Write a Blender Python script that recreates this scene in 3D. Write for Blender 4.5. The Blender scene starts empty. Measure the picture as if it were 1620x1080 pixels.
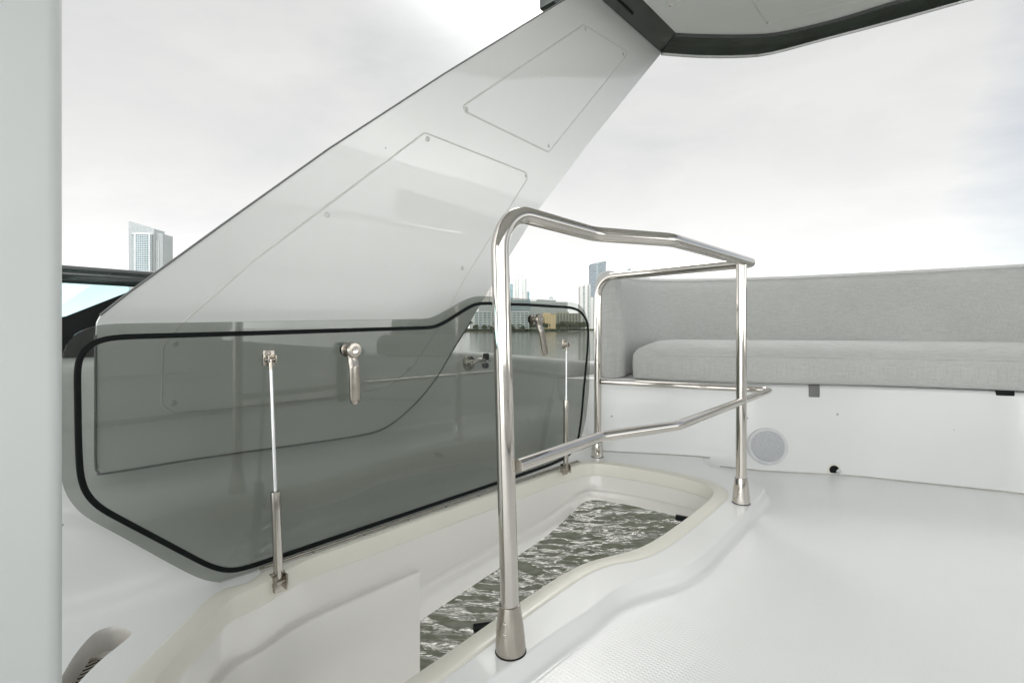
import bpy, bmesh, math, random
from math import sin, cos, pi, radians, sqrt, atan2
from mathutils import Vector, Matrix

random.seed(7)
scene = bpy.context.scene
COL = scene.collection
F = 800.0; HOR = 518.0; CZ = 0.65
AX = (0.672, 0.7405)            # boat's axis (aft) in plan
NX = (-0.7405, 0.672)           # outboard normal in plan
WATER = -5.0

# ------------------------------------------------------------------ frames
def W(s, n, z): return Vector((AX[0]*s+NX[0]*n, AX[1]*s+NX[1]*n, z))
def P(u, v, z=0.0):             # point on the level plane z
    y = F*(CZ-z)/(v-HOR); return Vector(((u-810)/F*y, y, z))
def PN(u, v, n0, k=0.0, z0=0.0):  # point on the wall n = n0 + k (z-z0)
    d = Vector(((u-810)/F, 1.0, (HOR-v)/F))
    nd = d.x*NX[0]+d.y*NX[1]
    t = (n0+k*(CZ-z0))/(nd-k*d.z)
    return Vector((0, 0, CZ))+d*t
def toS(p): return p.x*AX[0]+p.y*AX[1]
def toN(p): return p.x*NX[0]+p.y*NX[1]
def PD(u, v, y): return Vector(((u-810)/F*y, y, CZ+(HOR-v)/F*y))

# ------------------------------------------------------------------ materials
def new_mat(name):
    m = bpy.data.materials.new(name); m.use_nodes = True
    nt = m.node_tree; b = nt.nodes['Principled BSDF']
    return m, nt, b
def N(nt, t, **kw):
    n = nt.nodes.new(t)
    for k, v in kw.items(): setattr(n, k, v)
    return n
def noise(nt, scale, detail=4, vec=None, rough=.5):
    n = N(nt, 'ShaderNodeTexNoise'); n.inputs['Scale'].default_value = scale
    n.inputs['Detail'].default_value = detail; n.inputs['Roughness'].default_value = rough
    if vec is not None: nt.links.new(vec, n.inputs['Vector'])
    return n
def ramp(nt, fac, stops):
    r = N(nt, 'ShaderNodeValToRGB'); nt.links.new(fac, r.inputs['Fac'])
    e = r.color_ramp.elements
    while len(e) < len(stops): e.new(.5)
    for i, (p, c) in enumerate(stops):
        e[i].position = p; e[i].color = (c[0], c[1], c[2], 1)
    return r
def bump(nt, b, h, strength, dist=.01):
    k = N(nt, 'ShaderNodeBump'); k.inputs['Strength'].default_value = strength
    k.inputs['Distance'].default_value = dist
    nt.links.new(h, k.inputs['Height']); nt.links.new(k.outputs[0], b.inputs['Normal']); return k
def geo_pos(nt, scale=(1, 1, 1)):
    g = N(nt, 'ShaderNodeNewGeometry'); m = N(nt, 'ShaderNodeMapping')
    m.inputs['Scale'].default_value = scale
    nt.links.new(g.outputs['Position'], m.inputs['Vector']); return m.outputs[0]

def specks(nt, col, b, v):
    vo = N(nt, 'ShaderNodeTexVoronoi'); vo.inputs['Scale'].default_value = 5.5; nt.links.new(v, vo.inputs['Vector'])
    nn = noise(nt, 14, 3, v, .7)
    su = N(nt, 'ShaderNodeMath', operation='MULTIPLY_ADD'); su.inputs[1].default_value = .02
    nt.links.new(nn.outputs['Fac'], su.inputs[0]); nt.links.new(vo.outputs['Distance'], su.inputs[2])
    rr = ramp(nt, su.outputs[0], [(.022, (.35, .33, .30)), (.03, (1, 1, 1))])
    mx = N(nt, 'ShaderNodeMix', data_type='RGBA', blend_type='MULTIPLY'); mx.inputs[0].default_value = .8
    nt.links.new(col, mx.inputs[6]); nt.links.new(rr.outputs[0], mx.inputs[7])
    nt.links.new(mx.outputs[2], b.inputs['Base Color'])
def gelcoat(name, col, rough=.22, coat=.6, bumpy=.02, dirt=.03, wav=.15, croug=.07):
    m, nt, b = new_mat(name)
    v = geo_pos(nt)
    n1 = noise(nt, 2.3, 6, v, .6)
    c0 = [c*(1-dirt*2) for c in col]
    r = ramp(nt, n1.outputs['Fac'], [(.3, c0), (.65, col)])
    specks(nt, r.outputs[0], b, v)
    rr = N(nt, 'ShaderNodeMapRange'); nt.links.new(noise(nt, 9, 4, v).outputs['Fac'], rr.inputs[0])
    rr.inputs[3].default_value = rough*.8; rr.inputs[4].default_value = rough*1.3
    nt.links.new(rr.outputs[0], b.inputs['Roughness'])
    b.inputs['Coat Weight'].default_value = coat; b.inputs['Coat Roughness'].default_value = croug
    n2 = noise(nt, 5, 2, v)
    k = bump(nt, b, n2.outputs['Fac'], wav, bumpy)
    nt.links.new(k.outputs[0], b.inputs['Coat Normal'])
    return m
def simple(name, col, rough=.5, metal=0, coat=0, var=.08, scale=20, bmp=0):
    m, nt, b = new_mat(name)
    n1 = noise(nt, scale, 5, geo_pos(nt))
    r = ramp(nt, n1.outputs['Fac'], [(.3, [c*(1-var) for c in col]), (.7, [min(1, c*(1+var)) for c in col])])
    nt.links.new(r.outputs[0], b.inputs['Base Color'])
    b.inputs['Roughness'].default_value = rough; b.inputs['Metallic'].default_value = metal
    b.inputs['Coat Weight'].default_value = coat
    if bmp: bump(nt, b, n1.outputs['Fac'], bmp, .002)
    return m

M = {}
M['white'] = gelcoat('white_gelcoat', (.85, .855, .845), .30, .55, .004, .015, .02, .06)
M['arch'] = gelcoat('arch_gelcoat', (.82, .825, .81), .3, 1.0, .003, .012, .08, .03)
M['arch'].node_tree.nodes['Principled BSDF'].inputs['Coat IOR'].default_value = 1.6
M['pocket'] = gelcoat('dirty_shaded_pocket_gelcoat', (.66, .63, .59), .4, .3, .003, .12)  # brown dirt film, with the shade of the recess darkened into the colour
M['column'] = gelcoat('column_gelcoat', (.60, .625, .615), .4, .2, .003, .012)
M['cream'] = gelcoat('cream_gelcoat', (.78, .76, .68), .35, .3, .003, .03, .04, .12)
M['base'] = gelcoat('seat_base_gelcoat', (.76, .77, .76), .3, .4, .004, .02)
M['well'] = gelcoat('well_gelcoat', (.82, .80, .765), .2, .8, .004, .015)
M['steel'] = simple('polished_steel', (.60, .57, .53), .07, 1, 0, .04, 8)
M['satin'] = simple('satin_steel', (.44, .405, .36), .22, 1, 0, .08, 30)
M['alu'] = simple('white_aluminium', (.60, .59, .55), .35, .3, 0, .08, 60)
M['rod'] = simple('strut_rod_steel', (.80, .81, .82), .25, .6)
M['strut'] = simple('strut_cylinder_steel', (.48, .46, .42), .25, 1, 0, .08, 30)
M['rubber'] = simple('black_rubber', (.004, .006, .006), .4)
M['black'] = simple('black_plastic', (.006, .007, .007), .35)
M['darkband'] = simple('dark_grey_trim', (.050, .056, .053), .22, 0, .4, .15, 6)
M['smoke'] = simple('dark_smoked_acrylic', (.016, .026, .024), .08, 0, .8, .6, 7)
M['silver'] = simple('silver_lip', (.66, .67, .66), .3, .5)
M['screwcap'] = simple('white_screw_cap', (.62, .63, .61), .3)
M['sealant'] = simple('sealant_bead', (.70, .70, .66), .45)
M['sealant_dark'] = simple('aged_sealant', (.42, .41, .38), .6, 0, 0, .25, 9)
M['grey_trim'] = simple('grey_edge_trim', (.17, .17, .17), .4)
M['speaker_rim'] = simple('speaker_rim_plastic', (.62, .63, .64), .45)

def deck_mat():
    m, nt, b = new_mat('non_slip_deck')
    v = geo_pos(nt)
    n1 = noise(nt, 1.5, 6, v, .6)
    r = ramp(nt, n1.outputs['Fac'], [(.3, (.80, .81, .805)), (.7, (.85, .855, .85))])
    specks(nt, r.outputs[0], b, v)
    b.inputs['Roughness'].default_value = .32
    b.inputs['Coat Weight'].default_value = .25; b.inputs['Coat Roughness'].default_value = .15
    mp = N(nt, 'ShaderNodeMapping'); mp.inputs['Rotation'].default_value = (0, 0, radians(42.2))
    g = N(nt, 'ShaderNodeNewGeometry'); nt.links.new(g.outputs['Position'], mp.inputs['Vector'])
    w1 = N(nt, 'ShaderNodeTexWave'); w1.bands_direction = 'X'; w1.inputs['Scale'].default_value = 34
    w2 = N(nt, 'ShaderNodeTexWave'); w2.bands_direction = 'Y'; w2.inputs['Scale'].default_value = 34
    for w in (w1, w2): nt.links.new(mp.outputs[0], w.inputs['Vector'])
    a = N(nt, 'ShaderNodeMath', operation='MULTIPLY')
    nt.links.new(w1.outputs['Fac'], a.inputs[0]); nt.links.new(w2.outputs['Fac'], a.inputs[1])
    bump(nt, b, a.outputs[0], .3, .0015)
    return m
M['deck'] = deck_mat()

for k_ in ('rubber', 'black'): M[k_].node_tree.nodes['Principled BSDF'].inputs['Specular IOR Level'].default_value = .15
def fabric_mat():
    m, nt, b = new_mat('grey_woven_fabric')
    v1 = noise(nt, 1, 5, geo_pos(nt, (520, 520, 10)), .6)
    v2 = noise(nt, 1, 5, geo_pos(nt, (22, 22, 520)), .6)
    big = noise(nt, 3, 3, geo_pos(nt))
    a = N(nt, 'ShaderNodeMath', operation='ADD')
    nt.links.new(v1.outputs['Fac'], a.inputs[0]); nt.links.new(v2.outputs['Fac'], a.inputs[1])
    h = N(nt, 'ShaderNodeMath', operation='MULTIPLY'); h.inputs[1].default_value = .5
    nt.links.new(a.outputs[0], h.inputs[0])
    r = ramp(nt, h.outputs[0], [(.34, (.37, .375, .36)), (.5, (.475, .48, .465)), (.66, (.57, .575, .56))])
    r2 = ramp(nt, big.outputs['Fac'], [(.3, (.94, .94, .94)), (.7, (1, 1, 1))])
    mx = N(nt, 'ShaderNodeMix', data_type='RGBA', blend_type='MULTIPLY'); mx.inputs[0].default_value = 1
    nt.links.new(r.outputs[0], mx.inputs[6]); nt.links.new(r2.outputs[0], mx.inputs[7])
    nt.links.new(mx.outputs[2], b.inputs['Base Color'])
    b.inputs['Roughness'].default_value = .9
    b.inputs['Sheen Weight'].default_value = .25
    bump(nt, b, h.outputs[0], .5, .002)
    return m
M['fabric'] = fabric_mat()

def glass_mat(name, tint, refl=1.0, ior=1.5):
    m = bpy.data.materials.new(name); m.use_nodes = True
    nt = m.node_tree; nt.nodes.clear()
    o = N(nt, 'ShaderNodeOutputMaterial'); mix = N(nt, 'ShaderNodeMixShader')
    t = N(nt, 'ShaderNodeBsdfTransparent'); t.inputs[0].default_value = (*tint, 1)
    g = N(nt, 'ShaderNodeBsdfGlossy'); g.inputs['Roughness'].default_value = .01
    g.inputs['Color'].default_value = (refl, refl, refl, 1)
    lw = N(nt, 'ShaderNodeLayerWeight'); lw.inputs['Blend'].default_value = .5
    pw = N(nt, 'ShaderNodeMath', operation='POWER'); pw.inputs[1].default_value = 5
    nt.links.new(lw.outputs['Facing'], pw.inputs[0])
    f = N(nt, 'ShaderNodeMath', operation='MULTIPLY_ADD'); f.inputs[1].default_value = .9; f.inputs[2].default_value = .045
    nt.links.new(pw.outputs[0], f.inputs[0])
    nt.links.new(f.outputs[0], mix.inputs[0]); nt.links.new(t.outputs[0], mix.inputs[1])
    nt.links.new(g.outputs[0], mix.inputs[2]); nt.links.new(mix.outputs[0], o.inputs[0])
    return m
M['glass'] = glass_mat('tinted_hatch_glass', (.675, .69, .67), .95, 1.45)
M['screen'] = glass_mat('windscreen_glass', (.72, .87, .89))

def grille_mat():
    m, nt, b = new_mat('speaker_grille')
    v = N(nt, 'ShaderNodeTexVoronoi'); v.inputs['Scale'].default_value = 330
    nt.links.new(geo_pos(nt), v.inputs['Vector'])
    r = ramp(nt, v.outputs['Distance'], [(.25, (.33, .34, .35)), (.5, (.50, .51, .53))])
    nt.links.new(r.outputs[0], b.inputs['Base Color']); b.inputs['Roughness'].default_value = .5
    return m
M['grille'] = grille_mat()

def water_mat():
    m, nt, b = new_mat('bay_water')
    b.inputs['Base Color'].default_value = (.050, .054, .034, 1)
    b.inputs['Roughness'].default_value = .04; b.inputs['IOR'].default_value = 1.5
    g = N(nt, 'ShaderNodeNewGeometry')
    ln = N(nt, 'ShaderNodeVectorMath', operation='LENGTH'); nt.links.new(g.outputs['Position'], ln.inputs[0])
    fd = N(nt, 'ShaderNodeMapRange'); fd.inputs[1].default_value = 12; fd.inputs[2].default_value = 90
    fd.inputs[3].default_value = 1; fd.inputs[4].default_value = .06
    fr_ = N(nt, 'ShaderNodeMapRange'); fr_.inputs[1].default_value = 20; fr_.inputs[2].default_value = 120
    fr_.inputs[3].default_value = .03; fr_.inputs[4].default_value = .14
    nt.links.new(ln.outputs['Value'], fr_.inputs[0]); nt.links.new(fr_.outputs[0], b.inputs['Roughness'])
    nt.links.new(ln.outputs['Value'], fd.inputs[0])
    mp = N(nt, 'ShaderNodeMapping'); mp.inputs['Rotation'].default_value = (0, 0, radians(-6)); mp.inputs['Scale'].default_value = (.8, 3.0, 1)
    nt.links.new(g.outputs['Position'], mp.inputs['Vector'])
    n1 = noise(nt, 1.5, 3, mp.outputs[0], .5); n1.inputs['Distortion'].default_value = .8
    n2 = noise(nt, 4.5, 4, mp.outputs[0], .5); n2.inputs['Distortion'].default_value = .5
    k1 = N(nt, 'ShaderNodeBump'); k1.inputs['Distance'].default_value = .07
    k2 = N(nt, 'ShaderNodeBump'); k2.inputs['Distance'].default_value = .016
    for k in (k1, k2): nt.links.new(fd.outputs[0], k.inputs['Strength'])
    nt.links.new(n1.outputs['Fac'], k1.inputs['Height']); nt.links.new(n2.outputs['Fac'], k2.inputs['Height'])
    nt.links.new(k1.outputs[0], k2.inputs['Normal']); nt.links.new(k2.outputs[0], b.inputs['Normal'])
    return m
M['water'] = water_mat()
M['land'] = simple('shore_ground', (.16, .15, .11), .9, 0, 0, .3, .05)
M['leaf'] = simple('foliage', (.075, .10, .045), .8, 0, 0, .5, .3)
M['bark'] = simple('bark', (.14, .11, .08), .9)

def facade(name, wall, glass, fh, bw, fz=.45, fx=.3, gr=.15):
    m, nt, b = new_mat(name)
    tc = N(nt, 'ShaderNodeTexCoord'); sp = N(nt, 'ShaderNodeSeparateXYZ')
    nt.links.new(tc.outputs['Object'], sp.inputs[0])
    def cell(src, size, thr):
        a = N(nt, 'ShaderNodeMath', operation='DIVIDE'); a.inputs[1].default_value = size
        nt.links.new(src, a.inputs[0])
        f = N(nt, 'ShaderNodeMath', operation='FLOORED_MODULO'); f.inputs[1].default_value = 1
        nt.links.new(a.outputs[0], f.inputs[0])
        g = N(nt, 'ShaderNodeMath', operation='GREATER_THAN'); g.inputs[1].default_value = thr
        nt.links.new(f.outputs[0], g.inputs[0]); return g.outputs[0]
    s = N(nt, 'ShaderNodeMath', operation='ADD')
    nt.links.new(sp.outputs['X'], s.inputs[0]); nt.links.new(sp.outputs['Y'], s.inputs[1])
    a, c = cell(sp.outputs['Z'], fh, fz), cell(s.outputs[0], bw, fx)
    k = N(nt, 'ShaderNodeMath', operation='MULTIPLY'); nt.links.new(a, k.inputs[0]); nt.links.new(c, k.inputs[1])
    nn = noise(nt, .25, 4, tc.outputs['Object'])
    rg = ramp(nt, nn.outputs['Fac'], [(.3, [x*.6 for x in glass]), (.7, [min(1, x*1.4) for x in glass])])
    mx = N(nt, 'ShaderNodeMix', data_type='RGBA'); nt.links.new(k.outputs[0], mx.inputs[0])
    mx.inputs[6].default_value = (*wall, 1); nt.links.new(rg.outputs[0], mx.inputs[7])
    nt.links.new(mx.outputs[2], b.inputs['Base Color'])
    b.inputs['Roughness'].default_value = .5
    return m

# ------------------------------------------------------------------ object helpers
ORG = {}
def tag(o, label=None, cat=None, group=None, kind=None):
    if label: o['label'] = label
    if cat: o['category'] = cat
    if group: o['group'] = group
    if kind: o['kind'] = kind
    return o
def empty(name, loc, label, cat, group=None, rotz=0):
    o = bpy.data.objects.new(name, None); COL.objects.link(o)
    o.location = loc; o.rotation_euler = (0, 0, rotz); o.empty_display_size = .05
    ORG[o.name] = Vector(loc); return tag(o, label, cat, group)
def mesh(name, verts, faces, mat, parent=None, smooth=True, ang=32, origin=None, mats=None, fmat=None):
    c = origin if origin is not None else sum((Vector(v) for v in verts), Vector())/len(verts)
    me = bpy.data.meshes.new(name)
    me.from_pydata([tuple(Vector(v)-c) for v in verts], [], faces)
    for mm in (mats or [mat]): me.materials.append(mm)
    if fmat:
        for p, i in zip(me.polygons, fmat): p.material_index = i
    bm = bmesh.new(); bm.from_mesh(me)
    bmesh.ops.recalc_face_normals(bm, faces=bm.faces)
    if smooth:
        for f in bm.faces: f.smooth = True
        for e in bm.edges:
            if len(e.link_faces) == 2 and e.calc_face_angle() > radians(ang): e.smooth = False
    bm.to_mesh(me); bm.free()
    o = bpy.data.objects.new(name, me); COL.objects.link(o)
    po = ORG[parent.name] if parent else Vector()
    o.location = c-po
    if parent: o.parent = parent
    ORG[o.name] = c
    return o
class MB:
    def __init__(s): s.v = []; s.f = []
    def add(s, v, f):
        k = len(s.v); s.v += [Vector(x) for x in v]; s.f += [tuple(i+k for i in q) for q in f]; return s
    def build(s, name, mat, parent=None, **kw): return mesh(name, s.v, s.f, mat, parent, **kw)

def loft(rings, closed=True, cap0=False, cap1=False):
    v = []; f = []; n = len(rings[0])
    for r in rings: v += [Vector(p) for p in r]
    for i in range(len(rings)-1):
        for j in range(n if closed else n-1):
            a = i*n+j; b = i*n+(j+1) % n
            f.append((a, b, b+n, a+n))
    if cap0: f.append(tuple(range(n)))
    if cap1: f.append(tuple(range(len(v)-n, len(v))))
    return v, f
def rounded(pts, r, seg=6, closed=False):
    pts = [Vector(p) for p in pts]; out = []; n = len(pts)
    for i, p in enumerate(pts):
        if not closed and i in (0, n-1): out.append(p); continue
        a = pts[i-1]; b = pts[(i+1) % n]
        rr = r[i] if isinstance(r, (list, tuple)) else r
        d1 = (a-p); d2 = (b-p); l1, l2 = d1.length, d2.length
        if rr <= 0 or l1 < 1e-6 or l2 < 1e-6: out.append(p); continue
        d1 /= l1; d2 /= l2
        an = d1.angle(d2)
        if an > pi-.02: out.append(p); continue
        t = min(rr/math.tan(an/2), l1*.48, l2*.48)
        A = p+d1*t; B = p+d2*t
        for k in range(seg+1):
            q = k/seg
            # circular-ish arc by quadratic/rational blend
            w = cos((pi-an)/2)
            den = (1-q)**2+2*w*q*(1-q)+q*q
            out.append((A*(1-q)**2+p*2*w*q*(1-q)+B*q*q)/den)
    return out
def catmull(pts, per=8, closed=False):
    pts = [Vector(p) for p in pts]; n = len(pts); out = []
    for i in range(n if closed else n-1):
        p1, p2 = pts[i], pts[(i+1) % n]
        p0 = pts[i-1] if (closed or i > 0) else p1*2-p2
        p3 = pts[(i+2) % n] if (closed or i+2 < n) else p2*2-p1
        for k in range(per):
            t = k/per
            out.append(.5*((2*p1)+(p2-p0)*t+(2*p0-5*p1+4*p2-p3)*t*t+(3*p1-p0-3*p2+p3)*t**3))
    if not closed: out.append(pts[-1])
    return out
def tube(path, r, seg=20, closed=False, caps=True, flat=1.0, flatdir=None):
    path = [Vector(p) for p in path]; n = len(path); rings = []
    prev = None
    for i, p in enumerate(path):
        if closed: d = path[(i+1) % n]-path[i-1]
        else: d = path[min(i+1, n-1)]-path[max(i-1, 0)]
        d.normalize()
        if flatdir is not None: x = flatdir-d*flatdir.dot(d)
        elif prev is None: x = d.cross(Vector((0.31, .2, .93))); 
        else: x = prev-d*prev.dot(d)
        x.normalize(); prev = x; y = d.cross(x)
        rr = r[i] if isinstance(r, (list, tuple)) else r
        rings.append([p+(x*cos(a)*flat+y*sin(a))*rr for a in [2*pi*k/seg for k in range(seg)]])
    if closed: rings.append(rings[0])
    return loft(rings, True, caps and not closed, caps and not closed)
def lathe(base, axis, prof, seg=28, cap=True):   # prof: (height, radius)
    axis = Vector(axis).normalized(); x = axis.orthogonal().normalized(); y = axis.cross(x)
    rings = [[Vector(base)+axis*h+(x*cos(2*pi*k/seg)+y*sin(2*pi*k/seg))*r for k in range(seg)] for h, r in prof]
    return loft(rings, True, cap, cap)
def prism(poly, d, bevel=0):
    """closed solid from a planar loop pushed along d, with a small bevelled edge"""
    poly = [Vector(p) for p in poly]; d = Vector(d)
    if bevel:
        nrm = d.normalized(); n = len(poly); ins = offset_loop(poly, bevel, nrm)
        rings = [ins, [p+nrm*bevel for p in poly], [p+d-nrm*bevel for p in poly], [p+d for p in ins]]
    else: rings = [poly, [p+d for p in poly]]
    return loft(rings, True, True, True)
def offset_loop(poly, dist, nrm):
    """shrinks a loop (in its plane) by dist; orientation found from its area"""
    n = len(poly)
    area = Vector()
    for i in range(n): area += poly[i].cross(poly[(i+1) % n])
    sg = 1 if area.dot(nrm) > 0 else -1
    out = []
    for i in range(n):
        a, p, b = poly[i-1], poly[i], poly[(i+1) % n]
        e1 = (p-a); e2 = (b-p)
        if e1.length < 1e-7: e1 = e2
        if e2.length < 1e-7: e2 = e1
        n1 = nrm.cross(e1.normalized())*sg; n2 = nrm.cross(e2.normalized())*sg
        m = (n1+n2)
        if m.length < 1e-6: m = n1
        m.normalize(); k = max(.5, m.dot(n1))
        out.append(p+m*dist/k)
    return out
def box_pts(c, ex, ey, ez, hx, hy, hz, bev=0.0):
    """bevelled box with centre c, axes ex ey ez and half sizes"""
    bm = bmesh.new(); bmesh.ops.create_cube(bm, size=2)
    for v in bm.verts: v.co = Vector((v.co.x*hx, v.co.y*hy, v.co.z*hz))
    if bev: bmesh.ops.bevel(bm, geom=bm.edges[:], offset=bev, segments=3, profile=.5, affect='EDGES')
    bm.verts.ensure_lookup_table(); bm.verts.index_update()
    vs = [Vector(c)+ex*v.co.x+ey*v.co.y+ez*v.co.z for v in bm.verts]
    fs = [tuple(v.index for v in f.verts) for f in bm.faces]
    bm.free(); return vs, fs
A3 = Vector((AX[0], AX[1], 0)); N3 = Vector((NX[0], NX[1], 0)); Z3 = Vector((0, 0, 1))
def bbox(s0, s1, n0, n1, z0, z1, bev=0.0):
    return box_pts(W((s0+s1)/2, (n0+n1)/2, (z0+z1)/2), A3, N3, Z3, (s1-s0)/2, (n1-n0)/2, (z1-z0)/2, bev)
def fill(loops, z=None):
    """flat sheet with holes"""
    bm = bmesh.new(); es = []
    for L in loops:
        vs = [bm.verts.new(p) for p in L]
        for i in range(len(vs)): es.append(bm.edges.new((vs[i], vs[(i+1) % len(vs)])))
    bmesh.ops.triangle_fill(bm, use_beauty=True, use_dissolve=False, edges=es)
    bm.verts.index_update()
    v = [x.co.copy() for x in bm.verts]; f = [tuple(q.index for q in k.verts) for k in bm.faces]
    bm.free(); return v, f

def smooth_loop(L, it=6):
    for _ in range(it):
        L = [(L[i-1]+L[i]*2+L[(i+1) % len(L)])/4 for i in range(len(L))]
    return L

def resample(path, n):
    L = [0]
    for i in range(1, len(path)): L.append(L[-1]+(path[i]-path[i-1]).length)
    out = []
    for k in range(n):
        t = L[-1]*k/(n-1); i = 0
        while i < len(L)-2 and L[i+1] < t: i += 1
        q = (t-L[i])/max(1e-9, L[i+1]-L[i]); out.append(path[i].lerp(path[i+1], q))
    return out
def round_loop(L, n=420, it=7):
    L = L+[L[0]]; D = [0]
    for i in range(1, len(L)): D.append(D[-1]+(L[i]-L[i-1]).length)
    out = []; i = 0
    for k in range(n):
        t = D[-1]*k/n
        while i < len(D)-2 and D[i+1] < t: i += 1
        out.append(L[i].lerp(L[i+1], (t-D[i])/max(1e-9, D[i+1]-D[i])))
    return smooth_loop(out, it)
# ================================================================== STAIR OPENING LOOPS (z = 0)
rim_px = [(198, 1078), (270, 1005), (342, 938), (395, 920)]
rim_outer = [P(*q) for q in rim_px]
rim_outer += [W(s, 1.425, 0) for s in (.62, .8, 1.0, 1.2, 1.4, 1.6, 1.8, 1.95)]
rim_outer += [P(*q) for q in [(922, 729), (964, 730), (1041, 742), (1110, 757), (1143, 770), (1152, 784), (1135, 804), (1078, 850),
                              (1028, 880), (966, 894), (931, 908), (888, 936), (831, 977), (781, 1015), (700, 1075)]]
rim_outer += [W(.38, .715, 0), W(.20, .76, 0), W(.10, .87, 0), W(.11, 1.02, 0)]
rim_outer = catmull(rim_outer, 4, True)
rim_inner = offset_loop(rim_outer, .052, Z3)
rim_inner = smooth_loop(rim_inner, 5)

# ================================================================== DECK (structure)
fillet_n = 1.445
sofa_front = catmull([Vector(p) for p in [(.18, 2.69, 0), (.45, 2.665, 0), (.9, 2.56, 0), (1.225, 2.43, 0), (1.553, 2.36, 0), (1.78, 2.26, 0),
              (2.0, 2.155, 0), (2.15, 2.07, 0), (2.6, 1.68, 0), (2.9, 1.1, 0), (3.0, .4, 0)]], 8)
edge_near = [W(-2.6, .665, 0), W(-1.2, .662, 0), W(0, .66, 0)]+[P(*q) for q in [(832, 1030), (928, 965), (973, 929), (1025, 911), (1076, 897), (1108, 878), (1147, 840), (1184, 803), (1202, 782), (1207, 771), (1198, 760), (1168, 751), (1135, 742), (1112, 728)]]
edge_near = resample(catmull(edge_near+[Vector((1.05, 2.80, 0))], 6), 300)
for _ in range(5):
    edge_near = [edge_near[0]]+[(edge_near[i-1]+edge_near[i]*2+edge_near[i+1])/4 for i in range(1, len(edge_near)-1)]+[edge_near[-1]]
pocket = catmull([P(*q) for q in [(125, 1078), (160, 1043), (205, 1006), (203, 996), (180, 990), (150, 1000), (122, 1030), (100, 1065), (85, 1100), (95, 1112)]], 4, True)
outer = edge_near+[W(2.85, fillet_n, 0), W(-2.6, fillet_n, 0)]
mb = MB(); fm = []
v, f = fill([outer, rim_outer, pocket]); mb.add(v, f); fm += [0]*len(f)
# bevel down to the deck
prof = [(0, 0), (.002, -.0004), (.004, -.0016), (.006, -.0050), (.009, -.014), (.012, -.025), (.016, -.033), (.022, -.0375), (.030, -.0392), (.042, -.0405)]
def pnorm_(path):
    out = []
    for i in range(len(path)):
        d = (path[min(i+1, len(path)-1)]-path[max(i-1, 0)]).normalized()
        out.append(Vector((-d.y, d.x, 0)))
    return out
def path_normals(path):
    out = []
    for i in range(len(path)):
        d = (path[min(i+1, len(path)-1)]-path[max(i-1, 0)]).normalized()
        out.append(Vector((d.y, -d.x, 0)))
    return out
pn = path_normals(edge_near)
rings = [[p+q*d+Vector((0, 0, z)) for p, q in zip(edge_near, pn)] for d, z in prof]
v, f = loft(rings, False); mb.add(v, f); fm += [0]*len(f)
bottom = rings[-1]
# deck floor slides 1 cm under the bevel's foot
def smooth_open(L, it):
    for _ in range(it): L = [L[0]]+[(L[i-1]+L[i]*2+L[i+1])/4 for i in range(1, len(L)-1)]+[L[-1]]
    return L
under = [p+q*.030+Z3*-.0395 for p, q in zip(edge_near, pn)]
far = [W(3.6, .5, -.0395), W(4.8, -1.8, -.0395), W(2.0, -1.62, -.0395), W(-2.6, -1.62, -.0395)]
v, f = fill([smooth_open(under, 3)+far]); mb.add(v, f); fm += [1]*len(f)
# drain pocket walls and floor
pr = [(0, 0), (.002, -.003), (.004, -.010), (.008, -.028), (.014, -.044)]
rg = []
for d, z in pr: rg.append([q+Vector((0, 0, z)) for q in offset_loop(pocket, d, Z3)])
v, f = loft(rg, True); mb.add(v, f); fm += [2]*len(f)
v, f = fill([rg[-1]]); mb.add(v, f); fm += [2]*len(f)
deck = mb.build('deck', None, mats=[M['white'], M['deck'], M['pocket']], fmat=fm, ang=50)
tag(deck, kind='structure')

# drain grate in the pocket
gc = P(124, 1068, -.038)
g = empty('drain_grate', gc, 'slotted round metal drain grate in the moulded pocket beside the white column', 'drain')
v, f = lathe(gc-Z3*.003, Z3, [(0, .052), (.005, .052), (.007, .049), (.007, .043), (.003, .042)], 36, False)
MB().add(v, f).build('rim', M['satin'], g)
MB().add(*lathe(gc-Z3*.0045, Z3, [(0, .042), (.002, .042)], 30)).build('sump', M['black'], g)
for k in range(-3, 4):
    w = sqrt(.042**2-(k*.011)**2)
    MB().add(*box_pts(gc+Vector((.8, -.6, 0))*k*.011+Z3*.001, Vector((.6, .8, 0)), Vector((.8, -.6, 0)), Z3, w, .0026, .002, .0008)).build('slat', M['satin'], g)

# ================================================================== STAIRWELL
st = empty('stairwell', W(1.1, 1.05, 0), 'open stairwell moulded in white with a cream rim, water showing below', 'stairwell')
rings = [[p+Vector((0, 0, .0006)) for p in offset_loop(rim_outer, -.001, Z3)]]
rings.append([p+Vector((0, 0, .0028)) for p in offset_loop(rim_outer, .003, Z3)])
rings.append([p+Vector((0, 0, .0034)) for p in offset_loop(rim_outer, .010, Z3)])
rings.append([p+Vector((0, 0, .0034)) for p in offset_loop(rim_inner, -.010, Z3)])
rings.append([p+Vector((0, 0, .000)) for p in offset_loop(rim_inner, -.002, Z3)])
rings.append([p+Vector((0, 0, -.008)) for p in rim_inner])
rings.append([p+Vector((0, 0, -.052)) for p in rim_inner])
rings.append([p+Vector((0, 0, -.056)) for p in offset_loop(rim_inner, -.004, Z3)])
rings.append([p+Vector((0, 0, -.056)) for p in offset_loop(rim_inner, -.014, Z3)])
MB().add(*loft(rings, True)).build('rim', M['cream'], st)
def depth(p):
    s, n = toS(p), toN(p)
    if n > 1.36 or (s < 1.3 and n > 1.1): return -.33+max(0, s-1.0)/.765*.08 if s < 1.765 else -.25+(s-1.765)/.25*.08
    if s > 1.7: return -.168+max(0, .9-n)*.2
    if s < .7: return -.30
    return -.10
wl = offset_loop(rim_inner, -.012, Z3)
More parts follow.
